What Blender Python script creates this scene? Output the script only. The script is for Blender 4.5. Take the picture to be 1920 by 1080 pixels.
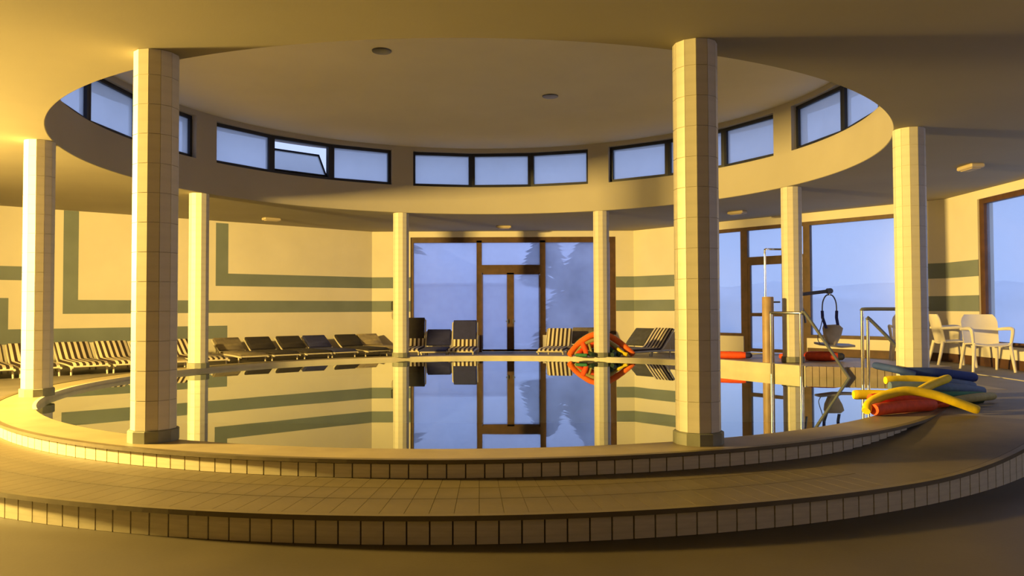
import bpy, math, random
from math import sin, cos, tan, pi, radians, degrees, hypot, atan2
from mathutils import Matrix, Vector

scene = bpy.context.scene
COL = scene.collection
for o in list(bpy.data.objects):
    bpy.data.objects.remove(o, do_unlink=True)
random.seed(7)

# ------------------------------------------------------------------ camera
# world: pool centre at the origin, Y away from the viewer, water surface at z = 0
F_PX, PITCH, YAW, ROLL = 1437.4, 0.0261, -0.0070, -0.0035
CAM_POS = Vector((0.502, -10.129, 0.990))
fw = Vector((sin(YAW) * cos(PITCH), cos(YAW) * cos(PITCH), sin(PITCH)))
rt = Vector((cos(YAW), -sin(YAW), 0))
up = Vector((-sin(YAW) * sin(PITCH), -cos(YAW) * sin(PITCH), cos(PITCH)))
rt2 = rt * cos(ROLL) + up * sin(ROLL)
up2 = up * cos(ROLL) - rt * sin(ROLL)
cam = bpy.data.cameras.new('camera')
cam.sensor_width = 36
cam.lens = F_PX / 1920 * 36
cam.clip_end = 500
camo = bpy.data.objects.new('camera', cam)
COL.objects.link(camo)
mw = Matrix.Identity(4)
for i in range(3):
    mw[i][0], mw[i][1], mw[i][2], mw[i][3] = rt2[i], up2[i], -fw[i], CAM_POS[i]
camo.matrix_world = mw
scene.camera = camo

# ------------------------------------------------------------------ world, exposure
SKY = (0.50, 0.62, 1.0)
SKY_STRENGTH = 1.2
LAMP_COLOR = (1.0, 0.665, 0.165)
LAMP_POWER = 3900
w = bpy.data.worlds.new('dusk')
scene.world = w
w.use_nodes = True
bg = w.node_tree.nodes['Background']
bg.inputs[0].default_value = (*SKY, 1)
bg.inputs[1].default_value = SKY_STRENGTH
scene.view_settings.view_transform = 'Standard'
scene.view_settings.look = 'None'
scene.view_settings.gamma = 1
scene.view_settings.use_curve_mapping = False
scene.view_settings.exposure = 0.0


# ------------------------------------------------------------------ materials
def material(name, col, rough=0.6, var=0.06, scale=6.0, bump=0.0, bscale=40.0, metallic=0.0, spec=0.5, dirt=None):
    m = bpy.data.materials.new(name)
    m.use_nodes = True
    nt = m.node_tree
    b = nt.nodes['Principled BSDF']
    b.inputs['Roughness'].default_value = rough
    b.inputs['Metallic'].default_value = metallic
    b.inputs['Specular IOR Level'].default_value = spec
    tc = nt.nodes.new('ShaderNodeTexCoord')
    n = nt.nodes.new('ShaderNodeTexNoise')
    n.inputs['Scale'].default_value = scale
    n.inputs['Detail'].default_value = 4
    nt.links.new(tc.outputs['Object'], n.inputs['Vector'])
    r = nt.nodes.new('ShaderNodeValToRGB')
    d = dirt or tuple(c * (1 - 2 * var) for c in col)
    r.color_ramp.elements[0].color = (*d, 1)
    r.color_ramp.elements[0].position = 0.3
    r.color_ramp.elements[1].color = (*tuple(min(1, c * (1 + var)) for c in col), 1)
    r.color_ramp.elements[1].position = 0.7
    nt.links.new(n.outputs['Fac'], r.inputs['Fac'])
    nt.links.new(r.outputs['Color'], b.inputs['Base Color'])
    if bump:
        n2 = nt.nodes.new('ShaderNodeTexNoise')
        n2.inputs['Scale'].default_value = bscale
        nt.links.new(tc.outputs['Object'], n2.inputs['Vector'])
        bp = nt.nodes.new('ShaderNodeBump')
        bp.inputs['Strength'].default_value = bump
        bp.inputs['Distance'].default_value = 0.01
        nt.links.new(n2.outputs['Fac'], bp.inputs['Height'])
        nt.links.new(bp.outputs['Normal'], b.inputs['Normal'])
    return m


def striped(name, light, dark, period, rough=0.8):
    """woven cloth with stripes running along its length (local x)"""
    m = bpy.data.materials.new(name)
    m.use_nodes = True
    nt = m.node_tree
    b = nt.nodes['Principled BSDF']
    b.inputs['Roughness'].default_value = rough
    tc = nt.nodes.new('ShaderNodeTexCoord')
    s = nt.nodes.new('ShaderNodeSeparateXYZ')
    nt.links.new(tc.outputs['Object'], s.inputs[0])
    a = nt.nodes.new('ShaderNodeMath'); a.operation = 'ADD'; a.inputs[1].default_value = 10 + period * 0.25
    p = nt.nodes.new('ShaderNodeMath'); p.operation = 'DIVIDE'; p.inputs[1].default_value = period
    f = nt.nodes.new('ShaderNodeMath'); f.operation = 'FRACT'
    g = nt.nodes.new('ShaderNodeMath'); g.operation = 'GREATER_THAN'; g.inputs[1].default_value = 0.5
    nt.links.new(s.outputs['Y'], a.inputs[0]); nt.links.new(a.outputs[0], p.inputs[0])
    nt.links.new(p.outputs[0], f.inputs[0]); nt.links.new(f.outputs[0], g.inputs[0])
    mx = nt.nodes.new('ShaderNodeMix'); mx.data_type = 'RGBA'
    mx.inputs['A'].default_value = (*dark, 1); mx.inputs['B'].default_value = (*light, 1)
    nt.links.new(g.outputs[0], mx.inputs['Factor'])
    nt.links.new(mx.outputs['Result'], b.inputs['Base Color'])
    return m


def fogged_glass(name, tint, lo=0.12, hi=0.35, scale=1.5, gloss=0.05):
    """pane misted with condensation: part clear, part scattering"""
    m = bpy.data.materials.new(name)
    m.use_nodes = True
    nt = m.node_tree
    nt.nodes.remove(nt.nodes['Principled BSDF'])
    out = nt.nodes['Material Output']
    t = nt.nodes.new('ShaderNodeBsdfTransparent'); t.inputs[0].default_value = (*tint, 1)
    d = nt.nodes.new('ShaderNodeBsdfTranslucent'); d.inputs[0].default_value = (*tint, 1)
    g = nt.nodes.new('ShaderNodeBsdfGlossy'); g.inputs['Roughness'].default_value = 0.15
    tc = nt.nodes.new('ShaderNodeTexCoord')
    n = nt.nodes.new('ShaderNodeTexNoise'); n.inputs['Scale'].default_value = scale; n.inputs['Detail'].default_value = 3
    mr = nt.nodes.new('ShaderNodeMapRange'); mr.inputs['From Min'].default_value = 0.3; mr.inputs['From Max'].default_value = 0.7
    mr.inputs['To Min'].default_value = lo; mr.inputs['To Max'].default_value = hi
    nt.links.new(tc.outputs['Object'], n.inputs['Vector'])
    nt.links.new(n.outputs['Fac'], mr.inputs['Value'])
    a = nt.nodes.new('ShaderNodeMixShader'); b = nt.nodes.new('ShaderNodeMixShader')
    nt.links.new(mr.outputs[0], a.inputs[0]); nt.links.new(t.outputs[0], a.inputs[1]); nt.links.new(d.outputs[0], a.inputs[2])
    b.inputs[0].default_value = gloss
    nt.links.new(a.outputs[0], b.inputs[1]); nt.links.new(g.outputs[0], b.inputs[2])
    nt.links.new(b.outputs[0], out.inputs[0])
    return m


def water_material():
    m = bpy.data.materials.new('pool water')
    m.use_nodes = True
    nt = m.node_tree
    nt.nodes.remove(nt.nodes['Principled BSDF'])
    out = nt.nodes['Material Output']
    t = nt.nodes.new('ShaderNodeBsdfTransparent'); t.inputs[0].default_value = (0.62, 0.80, 0.76, 1)
    g = nt.nodes.new('ShaderNodeBsdfGlossy'); g.inputs['Roughness'].default_value = 0.012
    g.inputs['Color'].default_value = (0.96, 1.0, 0.97, 1)
    fr = nt.nodes.new('ShaderNodeFresnel'); fr.inputs['IOR'].default_value = 1.6
    tc = nt.nodes.new('ShaderNodeTexCoord')
    n = nt.nodes.new('ShaderNodeTexNoise'); n.inputs['Scale'].default_value = 0.9; n.inputs['Detail'].default_value = 1
    nt.links.new(tc.outputs['Object'], n.inputs['Vector'])
    bp = nt.nodes.new('ShaderNodeBump'); bp.inputs['Strength'].default_value = 0.03; bp.inputs['Distance'].default_value = 0.02
    nt.links.new(n.outputs['Fac'], bp.inputs['Height'])
    nt.links.new(bp.outputs['Normal'], g.inputs['Normal'])
    mx = nt.nodes.new('ShaderNodeMixShader')
    ml = nt.nodes.new('ShaderNodeMath'); ml.operation = 'MULTIPLY'; ml.use_clamp = True; ml.inputs[1].default_value = 1.5
    nt.links.new(fr.outputs[0], ml.inputs[0]); nt.links.new(ml.outputs[0], mx.inputs[0]); nt.links.new(t.outputs[0], mx.inputs[1]); nt.links.new(g.outputs[0], mx.inputs[2])
    nt.links.new(mx.outputs[0], out.inputs[0])
    return m


MAT = dict(
    plaster=material('cream plaster', (0.82, 0.76, 0.62), 0.85, 0.03, 1.2, 0.05, 60),
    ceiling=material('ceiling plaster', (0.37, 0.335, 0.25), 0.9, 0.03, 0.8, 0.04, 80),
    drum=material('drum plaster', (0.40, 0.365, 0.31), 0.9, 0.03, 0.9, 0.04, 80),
    band=material('grey green wall paint', (0.205, 0.245, 0.235), 0.8, 0.05, 2.0),
    tile=material('cream column tile', (0.62, 0.58, 0.48), 0.45, 0.05, 3.0, 0.03, 30),
    grout=material('dark grout', (0.13, 0.11, 0.07), 0.9, 0.1, 12),
    colgrout=material('pale grout', (0.55, 0.50, 0.38), 0.9, 0.06, 12),
    plinth=material('grey green plinth stone', (0.21, 0.215, 0.165), 0.6, 0.08, 8),
    riser=material('riser tile glaze', (0.62, 0.56, 0.40), 0.45, 0.08, 5.0, 0.03, 30),
    tread=material('tread tile', (0.105, 0.081, 0.043), 0.55, 0.10, 5.0, 0.05, 60),
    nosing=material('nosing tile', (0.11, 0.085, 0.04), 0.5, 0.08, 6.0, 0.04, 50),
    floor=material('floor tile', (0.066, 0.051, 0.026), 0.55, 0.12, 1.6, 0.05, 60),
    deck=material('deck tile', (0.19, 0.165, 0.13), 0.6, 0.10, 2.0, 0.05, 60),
    rim=material('rim stone', (0.29, 0.235, 0.135), 0.5, 0.08, 4.0, 0.04, 60),
    rimpale=material('pale rim edge', (0.56, 0.51, 0.38), 0.5, 0.06, 4.0),
    basin=material('pool basin tile', (0.40, 0.52, 0.47), 0.5, 0.08, 3.0),
    brown_tile=material('brown platform tile', (0.36, 0.29, 0.22), 0.5, 0.10, 6.0),
    navy_frame=material('black navy window frame', (0.010, 0.012, 0.028), 0.5, 0.1, 6.0),
    wood=material('brown window wood', (0.105, 0.052, 0.022), 0.55, 0.15, 8.0, 0.05, 60),
    base=material('dark brown baseboard', (0.10, 0.045, 0.018), 0.6, 0.15, 8.0),
    steel=material('polished steel', (0.72, 0.70, 0.66), 0.18, 0.03, 5.0, metallic=1.0),
    dark_steel=material('dark grey painted steel', (0.12, 0.13, 0.16), 0.4, 0.05, 5.0),
    post_brown=material('weathered brown cylinder', (0.34, 0.23, 0.13), 0.5, 0.12, 5.0),
    lounger_frame=material('cream lounger tubing', (0.66, 0.60, 0.46), 0.5, 0.05, 5.0),
    navy_pad=material('navy cushion cloth', (0.028, 0.032, 0.13), 0.85, 0.1, 12.0, 0.1, 90),
    black_pad=material('black brown cushion cloth', (0.030, 0.024, 0.026), 0.85, 0.1, 12.0, 0.1, 90),
    grey_pad=material('taupe cushion cloth', (0.20, 0.165, 0.115), 0.85, 0.1, 12.0, 0.1, 90),
    slate_pad=material('slate cushion cloth', (0.085, 0.085, 0.085), 0.85, 0.1, 12.0, 0.1, 90),
    tan_pad=material('tan cushion cloth', (0.42, 0.34, 0.20), 0.85, 0.1, 12.0, 0.1, 90),
    stripe=striped('cream and dark striped cloth', (0.72, 0.64, 0.48), (0.040, 0.022, 0.020), 0.1),
    white_plastic=material('white moulded plastic', (0.80, 0.74, 0.62), 0.4, 0.03, 4.0),
    foam_yellow=material('yellow foam', (0.85, 0.62, 0.01), 0.7, 0.05, 20, 0.1, 120),
    foam_blue=material('blue foam', (0.022, 0.055, 0.26), 0.75, 0.08, 20, 0.1, 120),
    foam_teal=material('grey blue foam', (0.11, 0.17, 0.30), 0.75, 0.08, 20, 0.1, 120),
    foam_green=material('green foam', (0.03, 0.17, 0.07), 0.75, 0.08, 20, 0.1, 120),
    foam_dkgreen=material('dark green foam', (0.012, 0.04, 0.025), 0.75, 0.08, 20, 0.1, 120),
    foam_olive=material('olive foam', (0.36, 0.31, 0.10), 0.75, 0.08, 20, 0.1, 120),
    foam_red=material('orange red foam', (0.80, 0.085, 0.012), 0.7, 0.08, 20, 0.1, 120),
    foam_orange=material('orange foam', (0.90, 0.17, 0.015), 0.7, 0.06, 20, 0.1, 120),
    sling=material('beige sling cloth', (0.50, 0.42, 0.29), 0.85, 0.06, 12.0, 0.1, 90),
    grey_plastic=material('grey plastic', (0.26, 0.25, 0.25), 0.5, 0.05, 6.0),
    fixture=material('cream fixture casing', (0.52, 0.43, 0.29), 0.5, 0.03, 6.0),
    fixture_dark=material('unlit lamp glass', (0.05, 0.045, 0.035), 0.3, 0.05, 6.0),
    phone=material('dark green handset', (0.03, 0.035, 0.02), 0.5, 0.05, 6.0),
    sticker=material('white sticker', (0.75, 0.72, 0.78), 0.6, 0.02, 6.0),
    snow=material('snow', (0.88, 0.90, 0.95), 0.9, 0.04, 0.4),
    concrete=material('outdoor wall render', (0.62, 0.62, 0.74), 0.9, 0.05, 0.7),
    bark=material('bark', (0.05, 0.04, 0.035), 0.9, 0.1, 6.0),
    needles=material('dark evergreen needles', (0.04, 0.055, 0.11), 0.9, 0.2, 3.0),
    glass_clerestory=fogged_glass('frosted clerestory glass', (0.90, 0.94, 1.0), 0.50, 0.66, 0.8),
    glass_back=fogged_glass('misted glass', (0.84, 0.87, 0.97), 0.28, 0.48, 1.1),
    glass_right=fogged_glass('bright misted glass', (0.83, 0.88, 0.94), 0.06, 0.18, 0.9),
    water=water_material(),
    treadgap=material('tread joint', (0.080, 0.062, 0.033), 0.8, 0.1, 12),
    low_bounce=material('dark low bounce wall finish', (0.09, 0.06, 0.035), 0.6, 0.15, 3.0),  # invented dark finish for the unseen walls, keeps bounced light low
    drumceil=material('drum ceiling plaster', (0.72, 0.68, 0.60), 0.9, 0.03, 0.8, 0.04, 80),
    roof=material('roof felt', (0.2, 0.2, 0.2), 0.9),
)


# ------------------------------------------------------------------ mesh helpers
class B:
    def __init__(s):
        s.v = []; s.f = []

    def quads(s, v, f):
        n = len(s.v)
        s.v += [tuple(p) for p in v]
        s.f += [tuple(i + n for i in q) for q in f]

    def hexa(s, p):   # 8 points: bottom 4 ccw, top 4 ccw
        s.quads(p, [(3, 2, 1, 0), (4, 5, 6, 7), (0, 1, 5, 4), (1, 2, 6, 5), (2, 3, 7, 6), (3, 0, 4, 7)])

    def box(s, a, b):
        x0, y0, z0 = a; x1, y1, z1 = b
        s.hexa([(x0, y0, z0), (x1, y0, z0), (x1, y1, z0), (x0, y1, z0), (x0, y0, z1), (x1, y0, z1), (x1, y1, z1), (x0, y1, z1)])

    def bevel_box(s, a, b, c):
        """box with chamfered edges"""
        x0, y0, z0 = a; x1, y1, z1 = b
        rings = []
        for z, i in ((z0, c), (z0 + c, 0), (z1 - c, 0), (z1, c)):
            k = c
            X0, X1, Y0, Y1 = x0 + i, x1 - i, y0 + i, y1 - i
            rings.append([(X0 + k, Y0, z), (X1 - k, Y0, z), (X1, Y0 + k, z), (X1, Y1 - k, z), (X1 - k, Y1, z), (X0 + k, Y1, z), (X0, Y1 - k, z), (X0, Y0 + k, z)])
        s.loft(rings)

    def loft(s, rings, cap=True, closed=True):
        n = len(rings[0]); v = [p for r in rings for p in r]; f = []
        for i in range(len(rings) - 1):
            for j in range(n if closed else n - 1):
                k = (j + 1) % n
                f.append((i * n + j, i * n + k, (i + 1) * n + k, (i + 1) * n + j))
        if cap:
            f.append(tuple(reversed(range(n))))
            f.append(tuple((len(rings) - 1) * n + j for j in range(n)))
        s.quads(v, f)

    def tube(s, pts, r, seg=10, cap=True, closed=False):
        pts = [Vector(p) for p in pts]
        n = len(pts); rings = []; prev = None
        for i, p in enumerate(pts):
            if closed:
                t = (pts[(i + 1) % n] - pts[i - 1]).normalized()
            else:
                t = (pts[min(i + 1, n - 1)] - pts[max(i - 1, 0)]).normalized()
            a = prev if prev is not None else (Vector((0, 0, 1)) if abs(t.z) < 0.9 else Vector((1, 0, 0)))
            x = (a - t * a.dot(t)).normalized(); y = t.cross(x); prev = x
            rr = r[i] if isinstance(r, (list, tuple)) else r
            rings.append([tuple(p + x * (rr * cos(2 * pi * k / seg)) + y * (rr * sin(2 * pi * k / seg))) for k in range(seg)])
        if closed:
            rings.append(rings[0]); s.loft(rings, cap=False)
        else:
            s.loft(rings, cap=cap)

    def prism(s, poly, z0, z1):
        s.loft([[(x, y, z0) for x, y in poly], [(x, y, z1) for x, y in poly]])

    def lathe(s, prof, seg=32, c=(0, 0, 0), cap=True):
        s.loft([[(c[0] + r * cos(2 * pi * k / seg), c[1] + r * sin(2 * pi * k / seg), c[2] + z) for k in range(seg)] for r, z in prof], cap=cap)

    def ring(s, th, r0, r1, z0, z1, full=False):
        """solid sector; r0,r1,z0,z1 numbers or functions of the angle in degrees"""
        g = lambda q, t: q(t) if callable(q) else q
        rings = []
        for t in th:
            c, d = cos(radians(t)), sin(radians(t))
            a, b_, lo, hi = g(r0, t), g(r1, t), g(z0, t), g(z1, t)
            rings.append([(a * c, a * d, lo), (b_ * c, b_ * d, lo), (b_ * c, b_ * d, hi), (a * c, a * d, hi)])
        s.loft(rings, cap=not full)

    def build(s, name, mat, parent=None, smooth=False, loc=None, rot=None):
        me = bpy.data.meshes.new(name)
        me.from_pydata(s.v, [], s.f)
        me.validate()
        import bmesh
        bm = bmesh.new(); bm.from_mesh(me)
        bmesh.ops.recalc_face_normals(bm, faces=bm.faces)
        bm.to_mesh(me); bm.free()
        if smooth:
            me.polygons.foreach_set('use_smooth', [True] * len(me.polygons))
        me.materials.append(MAT[mat] if isinstance(mat, str) else mat)
        o = bpy.data.objects.new(name, me)
        COL.objects.link(o)
        if parent: o.parent = parent
        if loc: o.location = loc
        if rot: o.rotation_euler = rot
        return o


def auto_smooth(o, ang=40):
    o.data.polygons.foreach_set('use_smooth', [True] * len(o.data.polygons))
    try:
        o.data.set_sharp_from_angle(angle=radians(ang))
    except Exception:
        pass
    return o


def tag(o, label, cat=None, group=None, kind=None):
    o['label'] = label
    if cat: o['category'] = cat
    if group: o['group'] = group
    if kind: o['kind'] = kind
    return o


def empty(name, loc=(0, 0, 0), rz=0.0):
    o = bpy.data.objects.new(name, None)
    o.empty_display_size = 0.2
    COL.objects.link(o)
    o.location = loc; o.rotation_euler = (0, 0, rz)
    return o


def share(src, name, parent, loc=(0, 0, 0), rot=(0, 0, 0), scale=(1, 1, 1)):
    o = bpy.data.objects.new(name, src.data)
    COL.objects.link(o)
    o.parent = parent; o.location = loc; o.rotation_euler = rot; o.scale = scale
    return o


def curve(pts, n=8):
    """Catmull-Rom through the points"""
    P = [Vector(p) for p in pts]
    if len(P) == 2:
        return [P[0].lerp(P[1], i / n) for i in range(n + 1)]
    P = [P[0] * 2 - P[1]] + P + [P[-1] * 2 - P[-2]]
    out = []
    for i in range(1, len(P) - 2):
        a, b, c, d = P[i - 1:i + 3]
        for k in range(n):
            t = k / n
            out.append(0.5 * ((2 * b) + (c - a) * t + (2 * a - 5 * b + 4 * c - d) * t * t + (3 * b - a - 3 * c + d) * t ** 3))
    out.append(P[-2])
    return out


# ------------------------------------------------------------------ the room: plan
CEIL = 2.84
DECK = -0.065
FLOOR = -0.22
R_OPEN = 4.92
R_IN, R_OUT, R_STEP = 4.98, 5.36, 6.20
DRUM_SILL, DRUM_HEAD, DRUM_TOP = 3.37, 4.05, 4.13
PHI = -2.2                                   # turn of the colonnade in degrees
ROOM = [(7.87, -12.6), (7.87, 3.1), (3.3, 8.3), (-3.0, 8.3), (-8.9, 3.2), (-8.9, -12.6)]
WT = 0.25


def room_r(t):
    dx, dy = cos(radians(t)), sin(radians(t)); best = 1e9
    for i in range(len(ROOM)):
        (ax, ay), (bx, by) = ROOM[i], ROOM[(i + 1) % len(ROOM)]
        ex, ey = bx - ax, by - ay
        den = dx * ey - dy * ex
        if abs(den) < 1e-9: continue
        r = (ax * ey - ay * ex) / den
        s_ = (ax * dy - ay * dx) / den
        if r > 0 and -1e-6 <= s_ <= 1 + 1e-6: best = min(best, r)
    return best


CORNERS = sorted(degrees(atan2(y, x)) % 360 for x, y in ROOM)


def angles(a, b, step, extra=()):
    n = max(1, round((b - a) / step))
    t = [a + (b - a) * i / n for i in range(n + 1)]
    for e in list(CORNERS) + list(extra):
        for k in (e - 360, e, e + 360):
            if a < k < b: t.append(k)
    t = sorted(set(round(x, 5) for x in t))
    return t


ALC = (-13.0, 9.6)


def r_in(t):
    t = (t + 180) % 360 - 180
    return 5.70 / cos(radians(t)) if ALC[0] < t < ALC[1] else R_IN


def rim_out(t):
    t = (t + 180) % 360 - 180
    return 5.70 / cos(radians(t)) + 0.36 if ALC[0] < t < ALC[1] else R_OUT - 0.02


def deck_z(t):
    t = (t + 180) % 360 - 180
    def ramp(a, b, lo, hi):
        k = min(1, max(0, (t - a) / (b - a))); k = k * k * (3 - 2 * k)
        return lo + (hi - lo) * k
    if t > 0: return ramp(44, 52, 0.048, DECK)
    if t < -100: return DECK
    return ramp(-62, -38, DECK, 0.048)


ALC_X = (ALC[0], ALC[0] + 0.01, ALC[1] - 0.01, ALC[1])
FULL = angles(-180, 180, 2.5, ALC_X)

# floor of the lower entrance area, in front of the steps
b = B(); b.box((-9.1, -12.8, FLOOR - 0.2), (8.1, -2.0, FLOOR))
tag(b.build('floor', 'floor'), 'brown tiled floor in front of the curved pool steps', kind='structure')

# raised deck around the pool at the sides and the far end
b = B(); b.ring(angles(-38, 220, 2.5, ALC_X), lambda t: rim_out(t) - 0.05, lambda t: room_r(t) + 0.05, FLOOR - 0.2, deck_z)
deck = tag(b.build('pool_deck', 'deck'), 'grey brown deck around the far and side edges of the pool', kind='structure')
b = B(); b.ring(angles(-18, 14, 1), 6.86, 6.90, 0.03, lambda t: 0.056)
b.build('drain_strip', 'rimpale', deck)

# pool: basin, rim, water
b = B()
b.ring(FULL, lambda t: r_in(t) + 0.001, lambda t: r_in(t) + 0.2, -1.3, -0.02, full=True)
b.lathe([(6.2, -1.45), (6.2, -1.3)], 64)
tag(b.build('pool_basin', 'basin'), 'pale green tiled basin of the round pool', kind='structure')

b = B(); b.ring(FULL, r_in, lambda t: rim_out(t) - 0.012, -0.25, 0.05, full=True)
rim = tag(b.build('pool_rim', 'rim'), 'stone rim running round the pool', kind='structure')
b = B(); b.ring(angles(12, 216, 2), R_IN - 0.014, R_IN + 0.02, -0.06, 0.053)
b.build('rim_edge', 'rimpale', rim)
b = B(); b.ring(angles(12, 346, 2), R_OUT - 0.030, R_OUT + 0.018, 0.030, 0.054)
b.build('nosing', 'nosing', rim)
b = B(); b.ring(angles(12, 346, 2), R_OUT - 0.10, R_OUT - 0.016, -0.25, 0.031)
b.build('riser_backing', 'grout', rim)


def riser_tile(wd):
    b = B(); b.hexa([(0, -wd / 2, 0), (0.012, -wd / 2 + 0.001, 0.002), (0.012, wd / 2 - 0.001, 0.002), (0, wd / 2, 0),
                     (0, -wd / 2, 1), (0.012, -wd / 2 + 0.001, 0.985), (0.012, wd / 2 - 0.001, 0.985), (0, wd / 2, 1)])
    return b


def risers(parent, radius, a0, a1, pitch, z0, z1, mat):
    n = round((a1 - a0) / pitch); first = None
    wd = radians((a1 - a0) / n) * radius - 0.007
    for i in range(n):
        t = a0 + (i + 0.5) * (a1 - a0) / n
        lo = z0(t) if callable(z0) else z0; hi = z1(t) if callable(z1) else z1
        if hi - lo < 0.012: continue
        ct, st = cos(radians(t)), sin(radians(t))
        if first is None:
            first = riser_tile(wd).build('riser_tile', mat, parent)
            o = first
        else:
            o = share(first, 'riser_tile', parent)
        o.location = (radius * ct, radius * st, lo)
        o.rotation_euler = (0, 0, radians(t)); o.scale = (1, 1, hi - lo)


risers(rim, R_OUT - 0.017, -140, -40, 1.27, lambda t: deck_z(t) + 0.002, 0.024, 'riser')

# the step between entrance floor and deck
b = B(); b.ring(angles(-140, -38, 1.5), R_OUT - 0.08, R_STEP - 0.03, FLOOR - 0.1, lambda t: deck_z(t) - 0.003)
step = tag(b.build('pool_step', 'treadgap'), 'wide curved tiled step in front of the pool rim', kind='structure')
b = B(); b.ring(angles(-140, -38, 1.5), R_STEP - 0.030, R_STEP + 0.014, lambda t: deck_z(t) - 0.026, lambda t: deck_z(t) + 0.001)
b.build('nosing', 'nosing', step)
risers(step, R_STEP - 0.03, -140, -38, 1.1, FLOOR + 0.001, lambda t: deck_z(t) - 0.026, 'riser')
b = B(); b.ring(angles(-63.2, -38, 1.5), R_OUT - 0.03, R_STEP - 0.034, FLOOR, deck_z)
b.build('ramp_surface', 'tread', step)
rows = [(R_OUT - 0.012, 5.60), (5.606, 5.855), (5.861, R_STEP - 0.034)]
pitch = 1.2
for ra, rb in rows:
    first = None
    k = radians(pitch) / 2 - 0.0002
    for i in range(64):
        t = -139.4 + i * pitch
        if first is None:
            b = B()
            pts = [(ra * cos(q), ra * sin(q)) for q in (-k, k)], [(rb * cos(q), rb * sin(q)) for q in (-k, k)]
            lo = [(*pts[0][0], -0.006), (*pts[1][0], -0.006), (*pts[1][1], -0.006), (*pts[0][1], -0.006)]
            b.hexa(lo + [(x, y, 0.0) for x, y, z in lo])
            first = b.build('tread_tile', 'tread', step); o = first
        else:
            o = share(first, 'tread_tile', step)
        o.location = (0, 0, deck_z(t)); o.rotation_euler = (0, 0, radians(t))

wv = [(0, 0, 0)] + [((r_in(t) + 0.004) * cos(radians(t)), (r_in(t) + 0.004) * sin(radians(t)), 0) for t in FULL[:-1]]
b = B(); n = len(wv) - 1
b.quads(wv, [(0, 1 + i, 1 + (i + 1) % n) for i in range(n)])
tag(b.build('pool_water', 'water'), 'still mirror-like water filling the round pool', 'water', kind='stuff')

# platform with the hoist at the right of the pool
PLAT = [(3.45, 2.80), (4.60, 0.85), (5.75, 0.47), (6.7, 0.9), (6.3, 2.6), (4.45, 3.75)]
b = B(); b.prism(PLAT, -1.2, 0.135)
plat = tag(b.build('hoist_platform', 'brown_tile'), 'low tiled platform at the pool edge carrying hoist and column', 'platform')


def along(A, C, s, off):
    d = Vector((C[0] - A[0], C[1] - A[1])); L = d.length; d /= L
    nrm = Vector((d.y, -d.x))
    return (A[0] + d.x * s + nrm.x * off, A[1] + d.y * s + nrm.y * off), L


def edge_box(A, C, s0, s1, o0, o1, z0, z1, bb):
    p = [along(A, C, s0, o1)[0], along(A, C, s1, o1)[0], along(A, C, s1, o0)[0], along(A, C, s0, o0)[0]]
    bb.hexa([(x, y, z0) for x, y in p] + [(x, y, z1) for x, y in p])


A_, B_, C_ = PLAT[0], PLAT[1], PLAT[2]
b = B(); edge_box(A_, B_, -0.02, along(A_, B_, 0, 0)[1] + 0.012, -0.10, 0.014, -0.02, 0.15, b)
b.build('pale_coping', 'rimpale', plat)
L = along(B_, C_, 0, 0)[1]; n = 13
for i in range(n):
    b = B(); edge_box(B_, C_, i * L / n + 0.004, (i + 1) * L / n - 0.004, -0.005, 0.012, 0.0, 0.132, b)
    b.build('face_tile', 'brown_tile', plat)
    b = B(); edge_box(B_, C_, i * L / n + 0.004, (i + 1) * L / n - 0.004, -0.26, -0.002, 0.13, 0.143, b)
    b.build('top_tile', 'brown_tile', plat)


# ------------------------------------------------------------------ ceiling and drum
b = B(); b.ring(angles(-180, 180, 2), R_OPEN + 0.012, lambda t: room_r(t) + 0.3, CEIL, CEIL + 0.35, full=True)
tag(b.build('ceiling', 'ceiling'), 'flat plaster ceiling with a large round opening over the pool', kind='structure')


def arc_wall(bb, a0, a1, ra, rb, z0, z1, st=1.0):
    bb.ring(angles(a0, a1, st), ra, rb, z0, z1)


b = B()
T = angles(-180, 180, 1.5)
rings = []
for t in T:
    c, d = cos(radians(t)), sin(radians(t))
    prof = [(R_OPEN + 0.014, CEIL + 0.001), (R_OPEN + 0.3, CEIL + 0.02), (R_OPEN + 0.3, DRUM_SILL), (R_OPEN, DRUM_SILL), (R_OPEN, CEIL + 0.014), (R_OPEN + 0.005, CEIL + 0.004)]
    rings.append([(r * c, r * d, z) for r, z in prof])
b.loft(rings, cap=False)
WIN_C = [PHI + 90 + 45 * k for k in range(8)]
for c in WIN_C:                                             # piers between the clerestory windows
    arc_wall(b, c + 20.1, c + 24.9, R_OPEN, R_OPEN + 0.3, DRUM_SILL, DRUM_HEAD, 1.2)
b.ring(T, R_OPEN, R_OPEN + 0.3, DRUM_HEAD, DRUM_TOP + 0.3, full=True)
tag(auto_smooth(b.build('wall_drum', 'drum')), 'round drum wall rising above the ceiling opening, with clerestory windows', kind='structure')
b = B(); b.ring(T, R_OPEN + 0.28, R_OPEN + 0.66, DRUM_HEAD + 0.03, DRUM_HEAD + 0.2, full=True)
tag(b.build('roof_eave', 'concrete'), 'eave running round the outside of the drum', kind='structure')
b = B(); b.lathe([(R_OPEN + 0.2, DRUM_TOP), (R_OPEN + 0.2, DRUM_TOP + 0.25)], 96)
tag(b.build('ceiling_drum', 'drumceil'), 'flat round ceiling at the top of the drum', kind='structure')


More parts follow.
